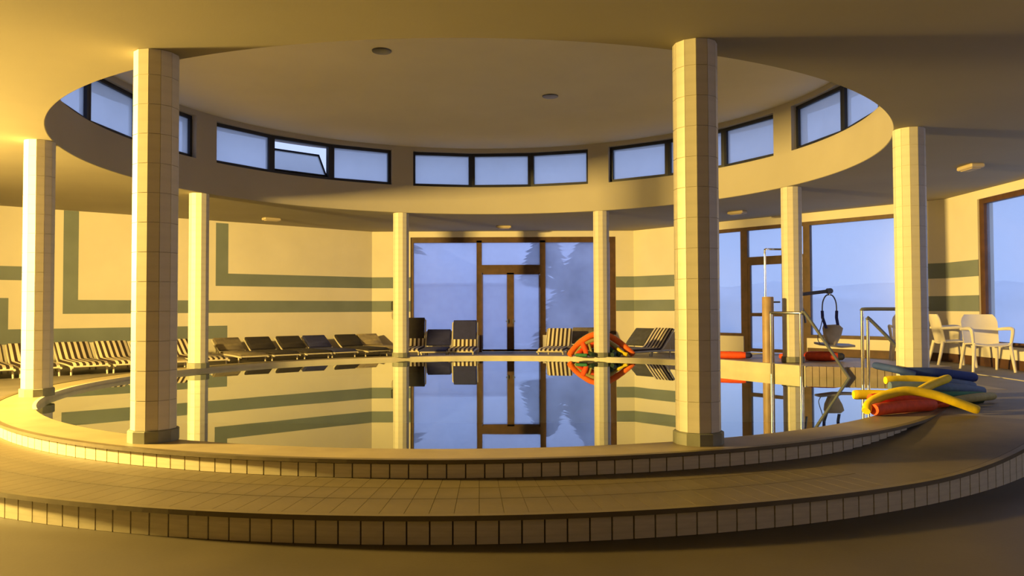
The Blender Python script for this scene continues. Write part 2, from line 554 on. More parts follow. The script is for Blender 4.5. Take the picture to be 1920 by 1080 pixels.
def chord_box(bb, a, r, x0, x1, z0, z1, d0, d1):
    """box on the chord plane at angle a: x tangential (to the right seen from inside), d outward"""
    ca, sa = cos(radians(a)), sin(radians(a))
    def P(x, d, z): return ((r + d) * ca + x * sa, (r + d) * sa - x * ca, z)
    bb.hexa([P(x0, d0, z0), P(x1, d0, z0), P(x1, d1, z0), P(x0, d1, z0), P(x0, d0, z1), P(x1, d0, z1), P(x1, d1, z1), P(x0, d1, z1)])


names = {0: 'far clerestory window straight above the glass doors', 1: 'clerestory window with the tilted open middle pane',
         2: 'leftmost clerestory window, partly behind the near left column', 7: 'clerestory window right of the centre, crossed by the near right column',
         6: 'rightmost clerestory window cut off by the ceiling edge'}
RW = R_OPEN + 0.10
for k, c in enumerate(WIN_C):
    wn = empty('window_%d' % (k + 4))
    tag(wn, names.get(k, 'clerestory window of the drum above the near side of the pool'), kind='structure')
    seg = 40.2 / 3
    half = RW * tan(radians(seg / 2)); rr = RW
    for j in (-1, 0, 1):
        a = c - j * seg
        z0, z1 = DRUM_SILL, DRUM_HEAD
        b = B(); chord_box(b, a, rr, -half, half, z1 - 0.055, z1, -0.04, 0.04); b.build('frame_rail', 'navy_frame', wn)
        b = B(); chord_box(b, a, rr, -half, half, z0, z0 + 0.06, -0.04, 0.04); b.build('frame_rail', 'navy_frame', wn)
        for sgn in (-1, 1):
            x = sgn * (half - 0.03)
            b = B(); chord_box(b, a, rr, x - 0.033, x + 0.033, z0 + 0.06, z1 - 0.055, -0.045, 0.045); b.build('frame_post', 'navy_frame', wn)
        x0, x1, p0, p1 = -half + 0.063, half - 0.063, z0 + 0.06, z1 - 0.055
        if k == 1 and j == 0:
            ca, sa = cos(radians(a)), sin(radians(a))
            sash = empty('tilted_sash', ((rr + 0.02) * ca, (rr + 0.02) * sa, p0 + 0.01))
            sash.parent = wn
            # local x right, y outward, z up; hinged at the bottom and leaning outward
            sash.rotation_euler = Matrix.Rotation(radians(a - 90), 4, 'Z').__matmul__(Matrix.Rotation(radians(-34), 4, 'X')).to_euler()
            h = p1 - p0 - 0.02
            b = B(); b.box((x0 + 0.02, -0.006, 0.02), (x1 - 0.02, 0.006, h - 0.02)); b.build('pane', 'glass_clerestory', sash)
            for q in ((x0, 0, x0 + 0.03, h), (x1 - 0.03, 0, x1, h), (x0, 0, x1, 0.03), (x0, h - 0.035, x1, h)):
                b = B(); b.box((q[0], -0.018, q[1]), (q[2], 0.018, q[3])); b.build('sash_bar', 'navy_frame', sash)
        else:
            b = B(); chord_box(b, a, rr, x0, x1, p0, p1, -0.006, 0.006); b.build('pane', 'glass_clerestory', wn)

# dark downlights in the drum ceiling
for (x, y), lb in (((-1.14, -0.88), 'small dark recessed ceiling lamp at the left of the drum ceiling'), ((1.0, 1.16), 'small dark recessed ceiling lamp right of the drum centre')):
    t = empty('downlight', (x, y, DRUM_TOP)); tag(t, lb, 'ceiling lamp', 'recessed lamps in the drum ceiling')
    b = B(); b.lathe([(0.085, -0.018), (0.115, -0.014), (0.12, 0.0), (0.085, 0.0)], 28); auto_smooth(b.build('trim_ring', 'fixture_dark', t))
    b = B(); b.lathe([(0.085, -0.016), (0.05, -0.010)], 28); b.build('lens', 'fixture_dark', t)


# ------------------------------------------------------------------ walls
def wall_frame(A, C):
    d = Vector((C[0] - A[0], C[1] - A[1], 0)); L = d.length; d /= L
    nout = Vector((-d.y, d.x, 0))
    mid = Vector(((A[0] + C[0]) / 2, (A[1] + C[1]) / 2, 0))
    if nout.dot(mid) < 0: nout = -nout
    return d, nout, L


def wbox(bb, A, C, s0, s1, z0, z1, d0, d1):
    d, no, L = wall_frame(A, C)
    def P(s, q, z): return tuple(Vector((A[0], A[1], 0)) + d * s + no * q + Vector((0, 0, z)))
    bb.hexa([P(s0, d0, z0), P(s1, d0, z0), P(s1, d1, z0), P(s0, d1, z0), P(s0, d0, z1), P(s1, d0, z1), P(s1, d1, z1), P(s0, d1, z1)])


def wall(name, label, A, C, holes, bands=(), z0=-0.4, z1=CEIL, ext=(0.0, 0.0), mat='plaster'):
    d, no, L = wall_frame(A, C)
    ss = sorted(set([-ext[0], L + ext[1]] + [h[0] for h in holes] + [h[1] for h in holes]))
    b = B()
    for i in range(len(ss) - 1):
        a, e = ss[i], ss[i + 1]; m = (a + e) / 2
        hs = sorted((h[2], h[3]) for h in holes if h[0] <= m <= h[1])
        z = z0
        for lo, hi in hs:
            if lo > z: wbox(b, A, C, a, e, z, lo, 0, WT)
            z = hi
        if z1 > z: wbox(b, A, C, a, e, z, z1, 0, WT)
    o = b.build(name, mat)
    tag(o, label, kind='structure')
    for s0, s1, lo, hi in bands:
        b = B(); wbox(b, A, C, s0, s1, lo, hi, -0.002, 0.004); b.build('painted_band', 'band', o)
    return o


W_BK = ((-3.0, 8.3), (3.3, 8.3)); W_BL = ((-3.0, 8.3), (-8.9, 3.2)); W_BR = ((3.3, 8.3), (7.87, 3.1)); W_RT = ((7.87, 3.1), (7.87, -12.6))
LBR = wall_frame(*W_BR)[2]
LO, HI = (0.91, 1.17), (1.475, 1.74)
wall('wall_back', 'cream back wall around the far glass doors with grey green bands', *W_BK,
     [(0.93, 2.58, 0.34, 2.70), (2.58, 4.11, DECK, 2.70), (4.11, 5.87, 0.34, 2.70)],
     [(0, 0.93, *LO), (0, 0.93, *HI), (5.87, 6.3, *LO), (5.87, 6.3, *HI)])
wall('wall_back_left', 'long cream wall behind the lounger row with grey green geometric bands', *W_BL, [],
     [(0, 6.52, *LO), (6.27, 6.52, LO[1], 2.838), (0, 3.72, *HI), (3.46, 3.72, HI[1], 2.80), (3.47, 7.62, 0.37, 0.64), (7.37, 7.62, 0.64, 1.20), (7.16, 7.79, 1.52, 1.77)], ext=(0.05, 0.1))
wall('wall_back_right', 'cream wall around the glass wall behind the pool hoist', *W_BR,
     [(1.24, 2.97, 0.38, 2.67), (2.97, 4.38, 0.04, 2.67), (4.38, 6.32, 0.38, 2.67)],
     [(0, 1.24, *LO), (0, 1.24, *HI), (6.32, LBR, *LO), (6.32, LBR, *HI)], ext=(0.1, 0.1))
wall('wall_right', 'cream side wall with grey green bands beside the white chairs', *W_RT, [(0.94, 14.6, 0.38, 2.70)], [(0, 0.94, *LO), (0, 0.94, *HI)])
wall('wall_left', 'unseen wall at the left of the entrance area, darkened to cut bounced light', (-8.9, 3.2), (-8.9, -12.6), [], mat='low_bounce')
wall('wall_front', 'unseen wall closing the room at the near end, darkened to cut bounced light', (-8.9, -12.6), (7.87, -12.6), [], ext=(0.3, 0.3), mat='low_bounce')
for nm, Wl, s0, s1 in (('baseboard_back_right', W_BR, 4.40, LBR), ('baseboard_right', W_RT, 0, 6)):
    b = B(); wbox(b, *Wl, s0, s1, 0.0, 0.19, -0.018, 0.0)
    tag(b.build(nm, 'base'), 'dark brown baseboard under the ' + ('large right window' if 'back' in nm else 'window beside the white chairs'), kind='structure')


def glazing(name, label, W, mat, glass, top, panes, rails, stick=None):
    """panes: (s0,s1,z0,z1); rails: (s0,s1,z0,z1)"""
    e = empty(name); tag(e, label, kind='structure')
    for q in rails:
        b = B(); wbox(b, *W, *q, 0.03, 0.12); b.build('frame_bar', mat, e)
    for q in panes:
        b = B(); wbox(b, *W, q[0] - 0.01, q[1] + 0.01, q[2] - 0.01, q[3] + 0.01, 0.07, 0.082); b.build('pane', glass, e)
    return e


# far glass front: two fixed lights and the door between them
w1 = glazing('window_1', 'far window left and right of the brown glass doors', W_BK, 'wood', 'glass_back', 2.7,
             [(1.0, 2.52, 0.40, 2.60), (4.18, 5.73, 0.40, 2.63), (2.645, 4.045, 2.03, 2.57)],
             [(0.93, 5.87, 2.62, 2.70), (0.93, 1.0, 0.34, 2.62), (1.0, 2.52, 0.34, 0.41), (2.52, 2.645, DECK, 2.62), (4.045, 4.18, DECK, 2.62),
              (4.18, 5.73, 0.34, 0.41), (5.73, 5.87, 0.34, 2.62), (2.645, 4.045, 1.84, 2.03), (1.0, 5.73, 2.57, 2.62)])
b = B(); wbox(b, *W_BK, 5.62, 5.70, 0.43, 0.56, 0.062, 0.068); b.build('sticker', 'sticker', w1)
d1 = empty('door_1'); tag(d1, 'brown double glass door in the far window front', kind='structure')
for s0, s1, hs in ((2.65, 3.335, 3.27), (3.335, 4.04, 3.40)):
    lf = empty('door_leaf'); lf.parent = d1
    l = 0.02 if s0 < 3 else 0.085; r = 0.085 if s0 < 3 else 0.02
    for q in ((s0, s0 + l, DECK + 0.01, 1.84), (s1 - r, s1, DECK + 0.01, 1.84), (s0, s1, 1.80, 1.84), (s0, s1, DECK + 0.01, DECK + 0.06)):
        b = B(); wbox(b, *W_BK, *q, 0.035, 0.10); b.build('stile', 'wood', lf)
    b = B(); wbox(b, *W_BK, s0 + l, s1 - r, DECK + 0.06, 1.80, 0.065, 0.077); b.build('pane', 'glass_back', lf)
    b = B(); wbox(b, *W_BK, hs - 0.05 if s0 < 3 else hs - 0.01, hs + 0.01 if s0 < 3 else hs + 0.05, 0.66, 0.685, -0.02, 0.0)
    wbox(b, *W_BK, hs - 0.012, hs + 0.012, 0.62, 0.72, 0.0, 0.035); b.build('handle', 'dark_steel', lf)

# glass wall behind the hoist, with its door
w2 = glazing('window_2', 'large brown framed glass wall behind the pool hoist', W_BR, 'wood', 'glass_right', 2.67,
             [(1.32, 2.90, 0.44, 2.60), (4.45, 6.26, 0.44, 2.61), (3.06, 4.31, 2.04, 2.60)],
             [(1.24, 6.32, 2.60, 2.67), (1.24, 1.32, 0.38, 2.60), (1.32, 2.90, 0.38, 0.44), (2.90, 3.06, 0.05, 2.60), (4.31, 4.45, 0.05, 2.60),
              (4.45, 6.32, 0.38, 0.445), (6.26, 6.32, 0.445, 2.60), (3.06, 4.31, 1.92, 2.04)])
d2 = empty('door_2'); tag(d2, 'glass door with a middle rail behind the pool hoist', kind='structure')
for q in ((3.06, 3.12, 0.06, 1.92), (4.25, 4.31, 0.06, 1.92), (3.12, 4.25, 0.80, 0.87), (3.12, 4.25, 0.06, 0.13), (3.12, 4.25, 1.87, 1.92)):
    b = B(); wbox(b, *W_BR, *q, 0.035, 0.10); b.build('stile', 'wood', d2)
for q in ((3.12, 4.25, 0.13, 0.80), (3.12, 4.25, 0.87, 1.87)):
    b = B(); wbox(b, *W_BR, *q, 0.065, 0.077); b.build('pane', 'glass_right', d2)

w3 = glazing('window_3', 'dark framed window at the right edge behind the white chairs', W_RT, 'base', 'glass_right', 2.7,
             [(1.06, 3.7, 0.44, 2.62), (3.8, 6.4, 0.44, 2.62), (6.5, 9.1, 0.44, 2.62), (9.2, 11.8, 0.44, 2.62), (11.9, 14.5, 0.44, 2.62)],  # panes beyond the first are unseen, added for blue light and less bounce
             [(0.94, 14.6, 2.62, 2.70), (0.94, 1.06, 0.38, 2.62), (1.06, 14.5, 0.38, 0.44), (14.5, 14.6, 0.38, 2.62)] + [(q, q + 0.1, 0.44, 2.62) for q in (3.7, 6.4, 9.1, 11.8)])

# ------------------------------------------------------------------ assumed unseen wall lamp that lights the room (left wall, beside the entrance)
LAMP = Vector((-8.62, -4.62, 2.42))  # position worked out from column shading; housing and bracket are invented
t = empty('assumed_floodlight', (LAMP.x, LAMP.y, LAMP.z), radians(9)); tag(t, 'assumed unseen warm yellow wall floodlight on the left wall near the entrance', 'assumed wall lamp')
b = B(); b.bevel_box((-0.10, -0.36, -0.20), (0.0, 0.36, 0.20), 0.02); b.build('housing', 'dark_steel', t)
b = B(); b.box((-0.24, -0.05, -0.05), (-0.10, 0.05, 0.05)); b.build('bracket', 'dark_steel', t)
L_ = bpy.data.lights.new('assumed_area_light', 'AREA'); L_.shape = 'RECTANGLE'; L_.size = 0.36; L_.size_y = 0.66
L_.energy = LAMP_POWER; L_.color = LAMP_COLOR
lo = bpy.data.objects.new('assumed_area_light', L_); COL.objects.link(lo); lo.parent = t
lo.location = (0.02, 0, 0); lo.rotation_euler = (0, radians(-90), 0)

# small fixtures under the ceiling
for x, y, rz, lb in ((-4.5, 5.4, 41, 'small flat ceiling fixture above the dark loungers'), (0.2, 7.1, 0, 'small flat ceiling fixture above the far glass doors'),
                     (4.75, 4.65, -49, 'small flat ceiling fixture right of the near right column'), (6.45, -0.08, -90, 'small flat ceiling fixture at the upper right above the white chairs')):
    t = empty('ceiling_fixture', (x, y, CEIL), radians(rz)); tag(t, lb, 'ceiling light', 'flat fixtures around the ceiling')
    b = B(); b.bevel_box((-0.17, -0.09, -0.055), (0.17, 0.09, 0.0), 0.012); b.build('casing', 'fixture', t)
    b = B(); b.bevel_box((-0.13, -0.06, -0.066), (0.13, 0.06, -0.054), 0.004); b.build('diffuser', 'fixture', t)

# ------------------------------------------------------------------ columns
NS = 12
AP = 0.148
col_lbl = ['tall tiled column at the near left, nearest one on that side', 'tiled column at the far left edge of the picture', 'slim looking tiled column left of the dark loungers',
           'tiled column left of the far glass doors', 'tiled column at the far rim with orange noodles around its foot', 'tiled column on the hoist platform',
           'tiled column behind the noodle pile at the right', 'tall tiled column at the near right, dark on its right side']
tile_src = None; plinth_src = None; core_src = None
side = 2 * AP * tan(pi / NS)
for k in range(8):
    a = radians(247.5 - 45 * k + PHI)
    base = 0.143 if k == 5 else 0.05
    t = empty('column', (5.07 * cos(a), 5.07 * sin(a), base), a)
    tag(t, col_lbl[k], 'column', 'columns around the pool')
    H = CEIL - base
    if core_src is None:
        b = B(); b.lathe([((AP - 0.004) / cos(pi / NS), 0), ((AP - 0.004) / cos(pi / NS), 1)], NS); core_src = b.build('core', 'colgrout', t)
        core_src.scale = (1, 1, H)
        pr = 0.168 / cos(pi / NS)
        b = B(); b.lathe([(pr, 0), (pr, 0.078), (pr - 0.008, 0.085), (0.14, 0.085)], NS); plinth_src = b.build('plinth', 'plinth', t)
    else:
        share(core_src, 'core', t, scale=(1, 1, H)); share(plinth_src, 'plinth', t)
    rowh = 0.21
    z = 0.085
    while z < H - 0.01:
        h = min(rowh, H - z)
        for j in range(NS):
            q = 2 * pi * (j + 0.5) / NS
            if tile_src is None:
                hw = side / 2
                b = B(); b.hexa([(-0.005, -hw + 0.001, 0), (0.0015, -hw + 0.0012, 0.0), (0.0015, hw - 0.0012, 0.0), (-0.005, hw - 0.001, 0),
                                 (-0.005, -hw + 0.001, 1), (0.0015, -hw + 0.0012, 1), (0.0015, hw - 0.0012, 1), (-0.005, hw - 0.001, 1)])
                tile_src = b.build('column_tile', 'tile', t); o = tile_src
            else:
                o = share(tile_src, 'column_tile', t)
            o.location = (AP * cos(q), AP * sin(q), z + 0.002); o.rotation_euler = (0, 0, q); o.scale = (1, 1, h - 0.004)
        z += rowh


# ------------------------------------------------------------------ loungers
def sheet(prof, wd, th):
    """a cushion swept along a profile in x,z; wd wide, th thick, rounded edges"""
    rings = []
    n = len(prof)
    for i, (x, z) in enumerate(prof):
        a = prof[max(0, i - 1)]; c = prof[min(n - 1, i + 1)]
        dx, dz = c[0] - a[0], c[1] - a[1]; l = hypot(dx, dz); nx, nz = -dz / l, dx / l
        if nz < 0: nx, nz = -nx, -nz
        e = 0.6 if i in (0, n - 1) else 1.0
        h = th / 2 * e; y = wd / 2
        sec = [(-h, -y + 0.01), (-h * 0.5, -y), (h * 0.5, -y), (h, -y + 0.015), (h, y - 0.015), (h * 0.5, y), (-h * 0.5, y), (-h, y - 0.01)]
        rings.append([(x + nx * q, yy, z + nz * q) for q, yy in sec])
    b = B(); b.loft(rings); return b


SRC = {}


def lounger(loc, rz, style, label, group, back=(0.42, 0.30), stretch=1.0):
    """local +x points to the foot end; low lounger with raised back"""
    t = empty('sun_lounger', loc, rz); t.scale = (stretch, 0.92, 1); tag(t, label, 'lounger', group)
    bx, bz = back
    key = (style, back)
    seat = [(0.90, 0.165), (0.80, 0.185), (0.4, 0.185), (0.0, 0.185), (-0.18, 0.19)]
    bk = [(-0.18 - bx * f - 0.02, 0.19 + bz * f) for f in (0.12, 0.3, 0.55, 0.8, 1.0)]
    def put(name, maker, mat, smooth=True):
        kk = key + (name, len([c for c in t.children if c.name.split('.')[0] == name]))
        if kk in SRC: return share(SRC[kk], name, t)
        o = maker().build(name, mat, t)
        if smooth: auto_smooth(o)
        SRC[kk] = o
        return o
    def rails():
        b = B()
        for y in (-0.29, 0.29):
            b.tube(curve([(0.92, y, 0.135), (0.4, y, 0.15), (-0.3, y, 0.15), (-0.62, y, 0.14)], 3), 0.019, 8)
        for x in (0.90, 0.3, -0.25, -0.6):
            b.tube([(x, -0.29, 0.143), (x, 0.29, 0.143)], 0.014, 8)
        return b
    put('frame', rails, 'lounger_frame')
    def brails():
        b = B(); bt = (-0.22 - bx, 0.17 + bz)
        for y in (-0.30, 0.30):
            b.tube(curve([(-0.2, y, 0.16), (-0.22 - bx * 0.5, y, 0.16 + bz * 0.48), (bt[0], y, bt[1])], 3), 0.017, 8)
        b.tube([(bt[0], -0.30, bt[1]), (bt[0], 0.30, bt[1])], 0.017, 8)
        return b
    put('backrest_frame', brails, 'lounger_frame')
    for x in (0.78, -0.48):
        for y in (-0.28, 0.28):
            put('leg', lambda: (lambda b: (b.tube([(x, y, 0.15), (x + 0.02, y * 1.02, 0.0)], [0.019, 0.016], 8), b)[1])(B()), 'lounger_frame')
    for y in (-0.25, 0.25):
        put('brace', lambda: (lambda b: (b.tube([(-0.2 - bx * 0.8, y, 0.15 + bz * 0.75), (-0.5, y, 0.15)], 0.011, 6), b)[1])(B()), 'lounger_frame')
    if style == 'stripe':
        put('cushion', lambda: sheet(seat + bk, 0.58, 0.045), 'stripe')
    elif style.startswith('mixed'):
        put('seat_cushion', lambda: sheet(seat + bk[:2], 0.58, 0.05), 'stripe')
        put('back_cushion', lambda: sheet(bk[1:] + [(bk[-1][0] - 0.02, bk[-1][1] + 0.02)], 0.56, 0.07), style.split(':')[1])
    else:
        put('seat_cushion', lambda: sheet(seat, 0.57, 0.05), style)
        put('back_cushion', lambda: sheet(bk + [(bk[-1][0] - 0.02, bk[-1][1] + 0.015)], 0.57, 0.06), style)
    return t


nW = Vector((0.654, -0.757)); tW = Vector((0.757, 0.654))
ROW = [(-4.96, 'stripe', 'striped lounger cut off by the left edge of the picture'),
       (-4.34, 'stripe', 'striped lounger behind the leftmost column'),
       (-3.65, 'stripe', 'striped lounger just right of the leftmost column'),
       (-3.03, 'stripe', 'striped lounger left of the near left column, second from the leftmost column'),
       (-2.42, 'tan_pad', 'tan lounger half hidden by the near left column'),
       (-1.70, 'stripe', 'striped lounger between the near left and the slim left column'),
       (-0.73, 'grey_pad', 'taupe lounger just right of the slim left column'),
       (-0.07, 'black_pad', 'black lounger, first of the dark row from the left'),
       (0.61, 'black_pad', 'black lounger, second of the dark row from the left'),
       (1.22, 'navy_pad', 'navy lounger third in the dark row along the banded wall'),
       (2.00, 'black_pad', 'black lounger, last of the dark row, near the room corner'),
       (2.56, 'tan_pad', 'tan lounger in the room corner left of the far doors')]
for a, st, lb in ROW:
    nd = 7.35 if a < -1 else 7.93
    sx = 0.75 if 'corner left' in lb else 1.0
    q = -nW * nd + tW * (a + 0.27)            # centre of the back's top edge
    ctr = q + nW * 0.62 * sx
    lounger((ctr.x, ctr.y, DECK), atan2(nW.y, nW.x), st, lb, 'loungers along the banded wall', back=(0.42, 0.285) if a < -1 else (0.40, 0.245), stretch=sx)

lounger((-1.86, 6.95, DECK), radians(-90), 'mixed:black_pad', 'upright lounger with dark back beside the column left of the far doors', 'loungers at the far glass doors', back=(0.12, 0.62))
lounger((-1.26, 6.7, DECK), radians(-89), 'navy_pad', 'navy blue lounger in front of the left far window', 'loungers at the far glass doors', back=(0.34, 0.36))
lounger((-0.68, 6.75, DECK), radians(-91), 'mixed:navy_pad', 'lounger with upright navy back and striped seat left of the far doors', 'loungers at the far glass doors', back=(0.14, 0.56))
lounger((1.36, 6.75, DECK), radians(-102), 'stripe', 'striped lounger just right of the far doors', 'loungers at the far glass doors', back=(0.24, 0.40))
lounger((1.97, 7.25, DECK), radians(-100), 'grey_pad', 'grey lounger between the striped one and the orange noodles', 'loungers at the far glass doors', back=(0.25, 0.38))
lounger((2.86, 6.52, DECK), radians(-141), 'slate_pad', 'slate grey lounger right of the orange noodles', 'loungers at the far right corner', back=(0.40, 0.38))
lounger((3.17, 5.98, DECK), radians(-145), 'stripe', 'striped lounger beside the near right column at the far corner', 'loungers at the far right corner', back=(0.36, 0.42))


# ------------------------------------------------------------------ white plastic armchairs
def armchair(loc, rz, label):
    """local -y is the front"""
    t = empty('plastic_armchair', loc, rz); tag(t, label, 'chair', 'white plastic armchairs')
    # seat: slightly dished plate
    b = B(); rings = []
    for i in range(7):
        y = -0.25 + 0.44 * i / 6
        wv_ = 0.25 - 0.03 * i / 6
        row = []
        for j in range(9):
            x = -wv_ + 2 * wv_ * j / 8
            z = 0.42 - 0.02 * (1 - (x / wv_) ** 2) - 0.025 * i / 6 - (0.02 if i == 0 else 0)
            row.append((x, y, z))
        rings.append(row + [(x, y, z - 0.02) for x, y, z in reversed(row)])
    b.loft(rings); auto_smooth(b.build('seat', 'white_plastic', t), 60)
    # backrest: curved shell with a rounded top
    b = B(); rings = []
    for i in range(9):
        f = i / 8
        z = 0.38 + 0.44 * f
        hw = (0.235 + 0.02 * f) * (1 if f < 0.7 else math.sqrt(max(0.02, 1 - ((f - 0.7) / 0.36) ** 2 * 0.62)))
        row = []
        for j in range(11):
            u = -1 + 2 * j / 10
            x = hw * u
            y = 0.19 + 0.10 * f - 0.05 * u * u
            row.append((x, y, z))
        rings.append(row + [(x, y + 0.016, z) for x, y, z in reversed(row)])
    b.loft(rings); auto_smooth(b.build('backrest', 'white_plastic', t), 60)
    for sx in (-1, 1):
        b = B(); b.tube([(sx * 0.235, -0.22, 0.41), (sx * 0.255, -0.245, 0.2), (sx * 0.275, -0.27, 0.0)], [0.026, 0.024, 0.019], 8); auto_smooth(b.build('leg', 'white_plastic', t))
        b = B(); b.tube([(sx * 0.215, 0.18, 0.40), (sx * 0.235, 0.22, 0.2), (sx * 0.25, 0.27, 0.0)], [0.026, 0.024, 0.019], 8); auto_smooth(b.build('leg', 'white_plastic', t))
        arm = curve([(sx * 0.245, -0.22, 0.40), (sx * 0.265, -0.235, 0.56), (sx * 0.275, -0.19, 0.615), (sx * 0.275, 0.0, 0.615), (sx * 0.25, 0.22, 0.60)], 4)
        b = B(); b.tube(arm, [0.021 + 0.006 * sin(pi * i / (len(arm) - 1)) for i in range(len(arm))], 8); auto_smooth(b.build('armrest', 'white_plastic', t))
    return t


armchair((7.33, 1.12, 0.05), radians(-10), 'white plastic armchair in front of the right edge window')
armchair((7.33, 2.02, 0.05), radians(78), 'white plastic armchair turned sideways by the banded side wall')
armchair((7.02, 2.72, 0.05), radians(-28), 'white plastic armchair half hidden by the column behind the noodle pile')


# ------------------------------------------------------------------ foam noodles
def noodle(pts, mat, label, group, r=0.037, name='pool_noodle'):
    b = B(); c = curve(pts, 8)
    rr = [r * 0.86] + [r] * (len(c) - 2) + [r * 0.86]
    b.tube(c, rr, 12)
    o = auto_smooth(b.build(name, mat), 50)
    return tag(o, label, 'pool noodle', group)


g = 'noodles piled on the right rim'
noodle([(3.493, -3.5, 0.094), (3.567, -3.42, 0.157), (3.726, -3.36, 0.214), (3.923, -3.34, 0.249), (4.145, -3.36, 0.218), (4.331, -3.4, 0.152), (4.498, -3.42, 0.09)], 'foam_yellow', 'long arched yellow noodle lying across the front of the right pile', g, 0.040)
noodle([(4.081, -2.62, 0.274), (4.35, -2.6, 0.277), (4.624, -2.62, 0.257)], 'foam_yellow', 'straight yellow noodle on top of the right pile', g, 0.042)
noodle([(4.636, -2.72, 0.303), (4.37, -2.9, 0.255), (4.131, -3.1, 0.203)], 'foam_yellow', 'yellow noodle slanting down the middle of the right pile', g, 0.040)
noodle([(3.646, -2.9, 0.167), (3.836, -2.92, 0.169), (4.094, -3.0, 0.168)], 'foam_yellow', 'yellow noodle sticking out over the water at the left of the right pile', g, 0.045)
noodle([(4.534, -3.0, 0.122), (4.795, -2.85, 0.129), (5.196, -2.5, 0.105)], 'foam_olive', 'dull yellow noodle at the right end of the right pile', g, 0.040)
noodle([(4.22, -2.1, 0.38), (4.284, -2.42, 0.361), (4.433, -2.5, 0.315)], 'foam_blue', 'short blue noodle topmost at the left of the right pile', g, 0.037)
noodle([(4.337, -2.42, 0.335), (4.666, -2.42, 0.327), (5.137, -2.3, 0.269)], 'foam_blue', 'thick dark blue noodle on top in front of the column', g, 0.050)
noodle([(4.059, -2.75, 0.231), (4.553, -2.72, 0.214), (5.122, -2.45, 0.15)], 'foam_teal', 'long grey blue noodle in the middle of the right pile', g, 0.048)
noodle([(4.339, -2.54, 0.245), (4.744, -2.50, 0.235), (5.085, -2.36, 0.19)], 'foam_teal', 'grey blue noodle under the thick dark blue one', g, 0.045)
noodle([(4.292, -2.95, 0.155), (4.62, -2.85, 0.150), (5.046, -2.62, 0.12)], 'foam_green', 'green noodle at the right of the right pile', g, 0.040)
noodle([(4.396, -2.78, 0.10), (4.676, -2.75, 0.10), (4.964, -2.7, 0.095)], 'foam_dkgreen', 'dark green noodle at the bottom of the right pile', g, 0.042)
noodle([(3.56, -3.50, 0.106), (3.87, -3.34, 0.110), (4.25, -3.16, 0.105)], 'foam_red', 'thick orange red noodle at the bottom front of the right pile', g, 0.055)
noodle([(3.62, -3.30, 0.175), (3.95, -3.22, 0.170), (4.36, -3.10, 0.155)], 'foam_red', 'thick orange red noodle under the arched yellow one', g, 0.050)
noodle([(3.98, -3.19, 0.099), (4.25, -3.04, 0.100), (4.50, -2.94, 0.098)], 'foam_red', 'short orange red noodle at the front right of the right pile', g, 0.046)
noodle([(4.0, -2.62, 0.11), (4.3, -2.62, 0.11), (4.75, -2.55, 0.11)], 'foam_blue', 'blue noodle at the back bottom of the right pile', g, 0.050)
noodle([(4.5, -2.52, 0.13), (4.8, -2.44, 0.15), (5.1, -2.35, 0.11)], 'foam_blue', 'blue noodle under the right pile next to the column foot', g, 0.045)

g = 'noodles around the far right column'
cx_, cy_ = 2.12, 4.60
def fa(pts, mat, lb, r=0.045):
    noodle([(cx_ + x, cy_ + y, z) for x, y, z in pts], mat, lb, g, r)
fa([(-0.62, 0.10, 0.08), (-0.45, 0.24, 0.26), (-0.18, 0.30, 0.44), (0.10, 0.32, 0.46), (0.36, 0.28, 0.32), (0.62, 0.12, 0.08)], 'foam_orange', 'largest orange noodle arching behind the far right column', 0.060)
fa([(-0.60, 0.24, 0.12), (-0.40, 0.36, 0.34), (-0.1, 0.42, 0.50), (0.12, 0.42, 0.48), (0.3, 0.40, 0.36)], 'foam_olive', 'olive noodle outermost on the left of the orange arch', 0.035)
fa([(-0.50, 0.06, 0.09), (-0.34, 0.20, 0.25), (-0.12, 0.24, 0.36), (0.12, 0.22, 0.34), (0.44, 0.08, 0.09)], 'foam_olive', 'olive noodle between the orange arches at the far column', 0.040)
fa([(-0.47, 0.0, 0.09), (-0.30, 0.18, 0.20), (-0.1, 0.24, 0.28), (0.14, 0.24, 0.27), (0.36, 0.14, 0.16)], 'foam_red', 'inner orange red noodle arching behind the far column', 0.055)
fa([(-0.36, 0.10, 0.30), (-0.32, 0.0, 0.18), (-0.30, -0.06, 0.09)], 'foam_red', 'short orange red noodle standing left of the far column', 0.050)
fa([(-0.24, 0.12, 0.28), (-0.22, 0.02, 0.17), (-0.205, -0.07, 0.09)], 'foam_olive', 'short pale noodle standing close left of the far column', 0.030)
fa([(-0.19, -0.2, 0.10), (-0.24, 0.0, 0.12), (-0.1, 0.22, 0.16), (0.13, 0.22, 0.16), (0.24, 0.0, 0.12), (0.17, -0.21, 0.10)], 'foam_dkgreen', 'dark green noodle looped around the foot of the far column', 0.045)
fa([(0.14, 0.05, 0.22), (0.24, 0.0, 0.13), (0.33, -0.08, 0.09)], 'foam_dkgreen', 'short dark green noodle right of the far column', 0.045)
fa([(0.30, 0.1, 0.20), (0.40, 0.0, 0.12), (0.48, -0.06, 0.09)], 'foam_yellow', 'short yellow noodle leaning at the right of the far column', 0.038)
fa([(-0.50, -0.06, 0.09), (-0.42, -0.12, 0.09), (-0.30, -0.16, 0.09)], 'foam_green', 'small green noodle end at the left foot of the far column', 0.034)


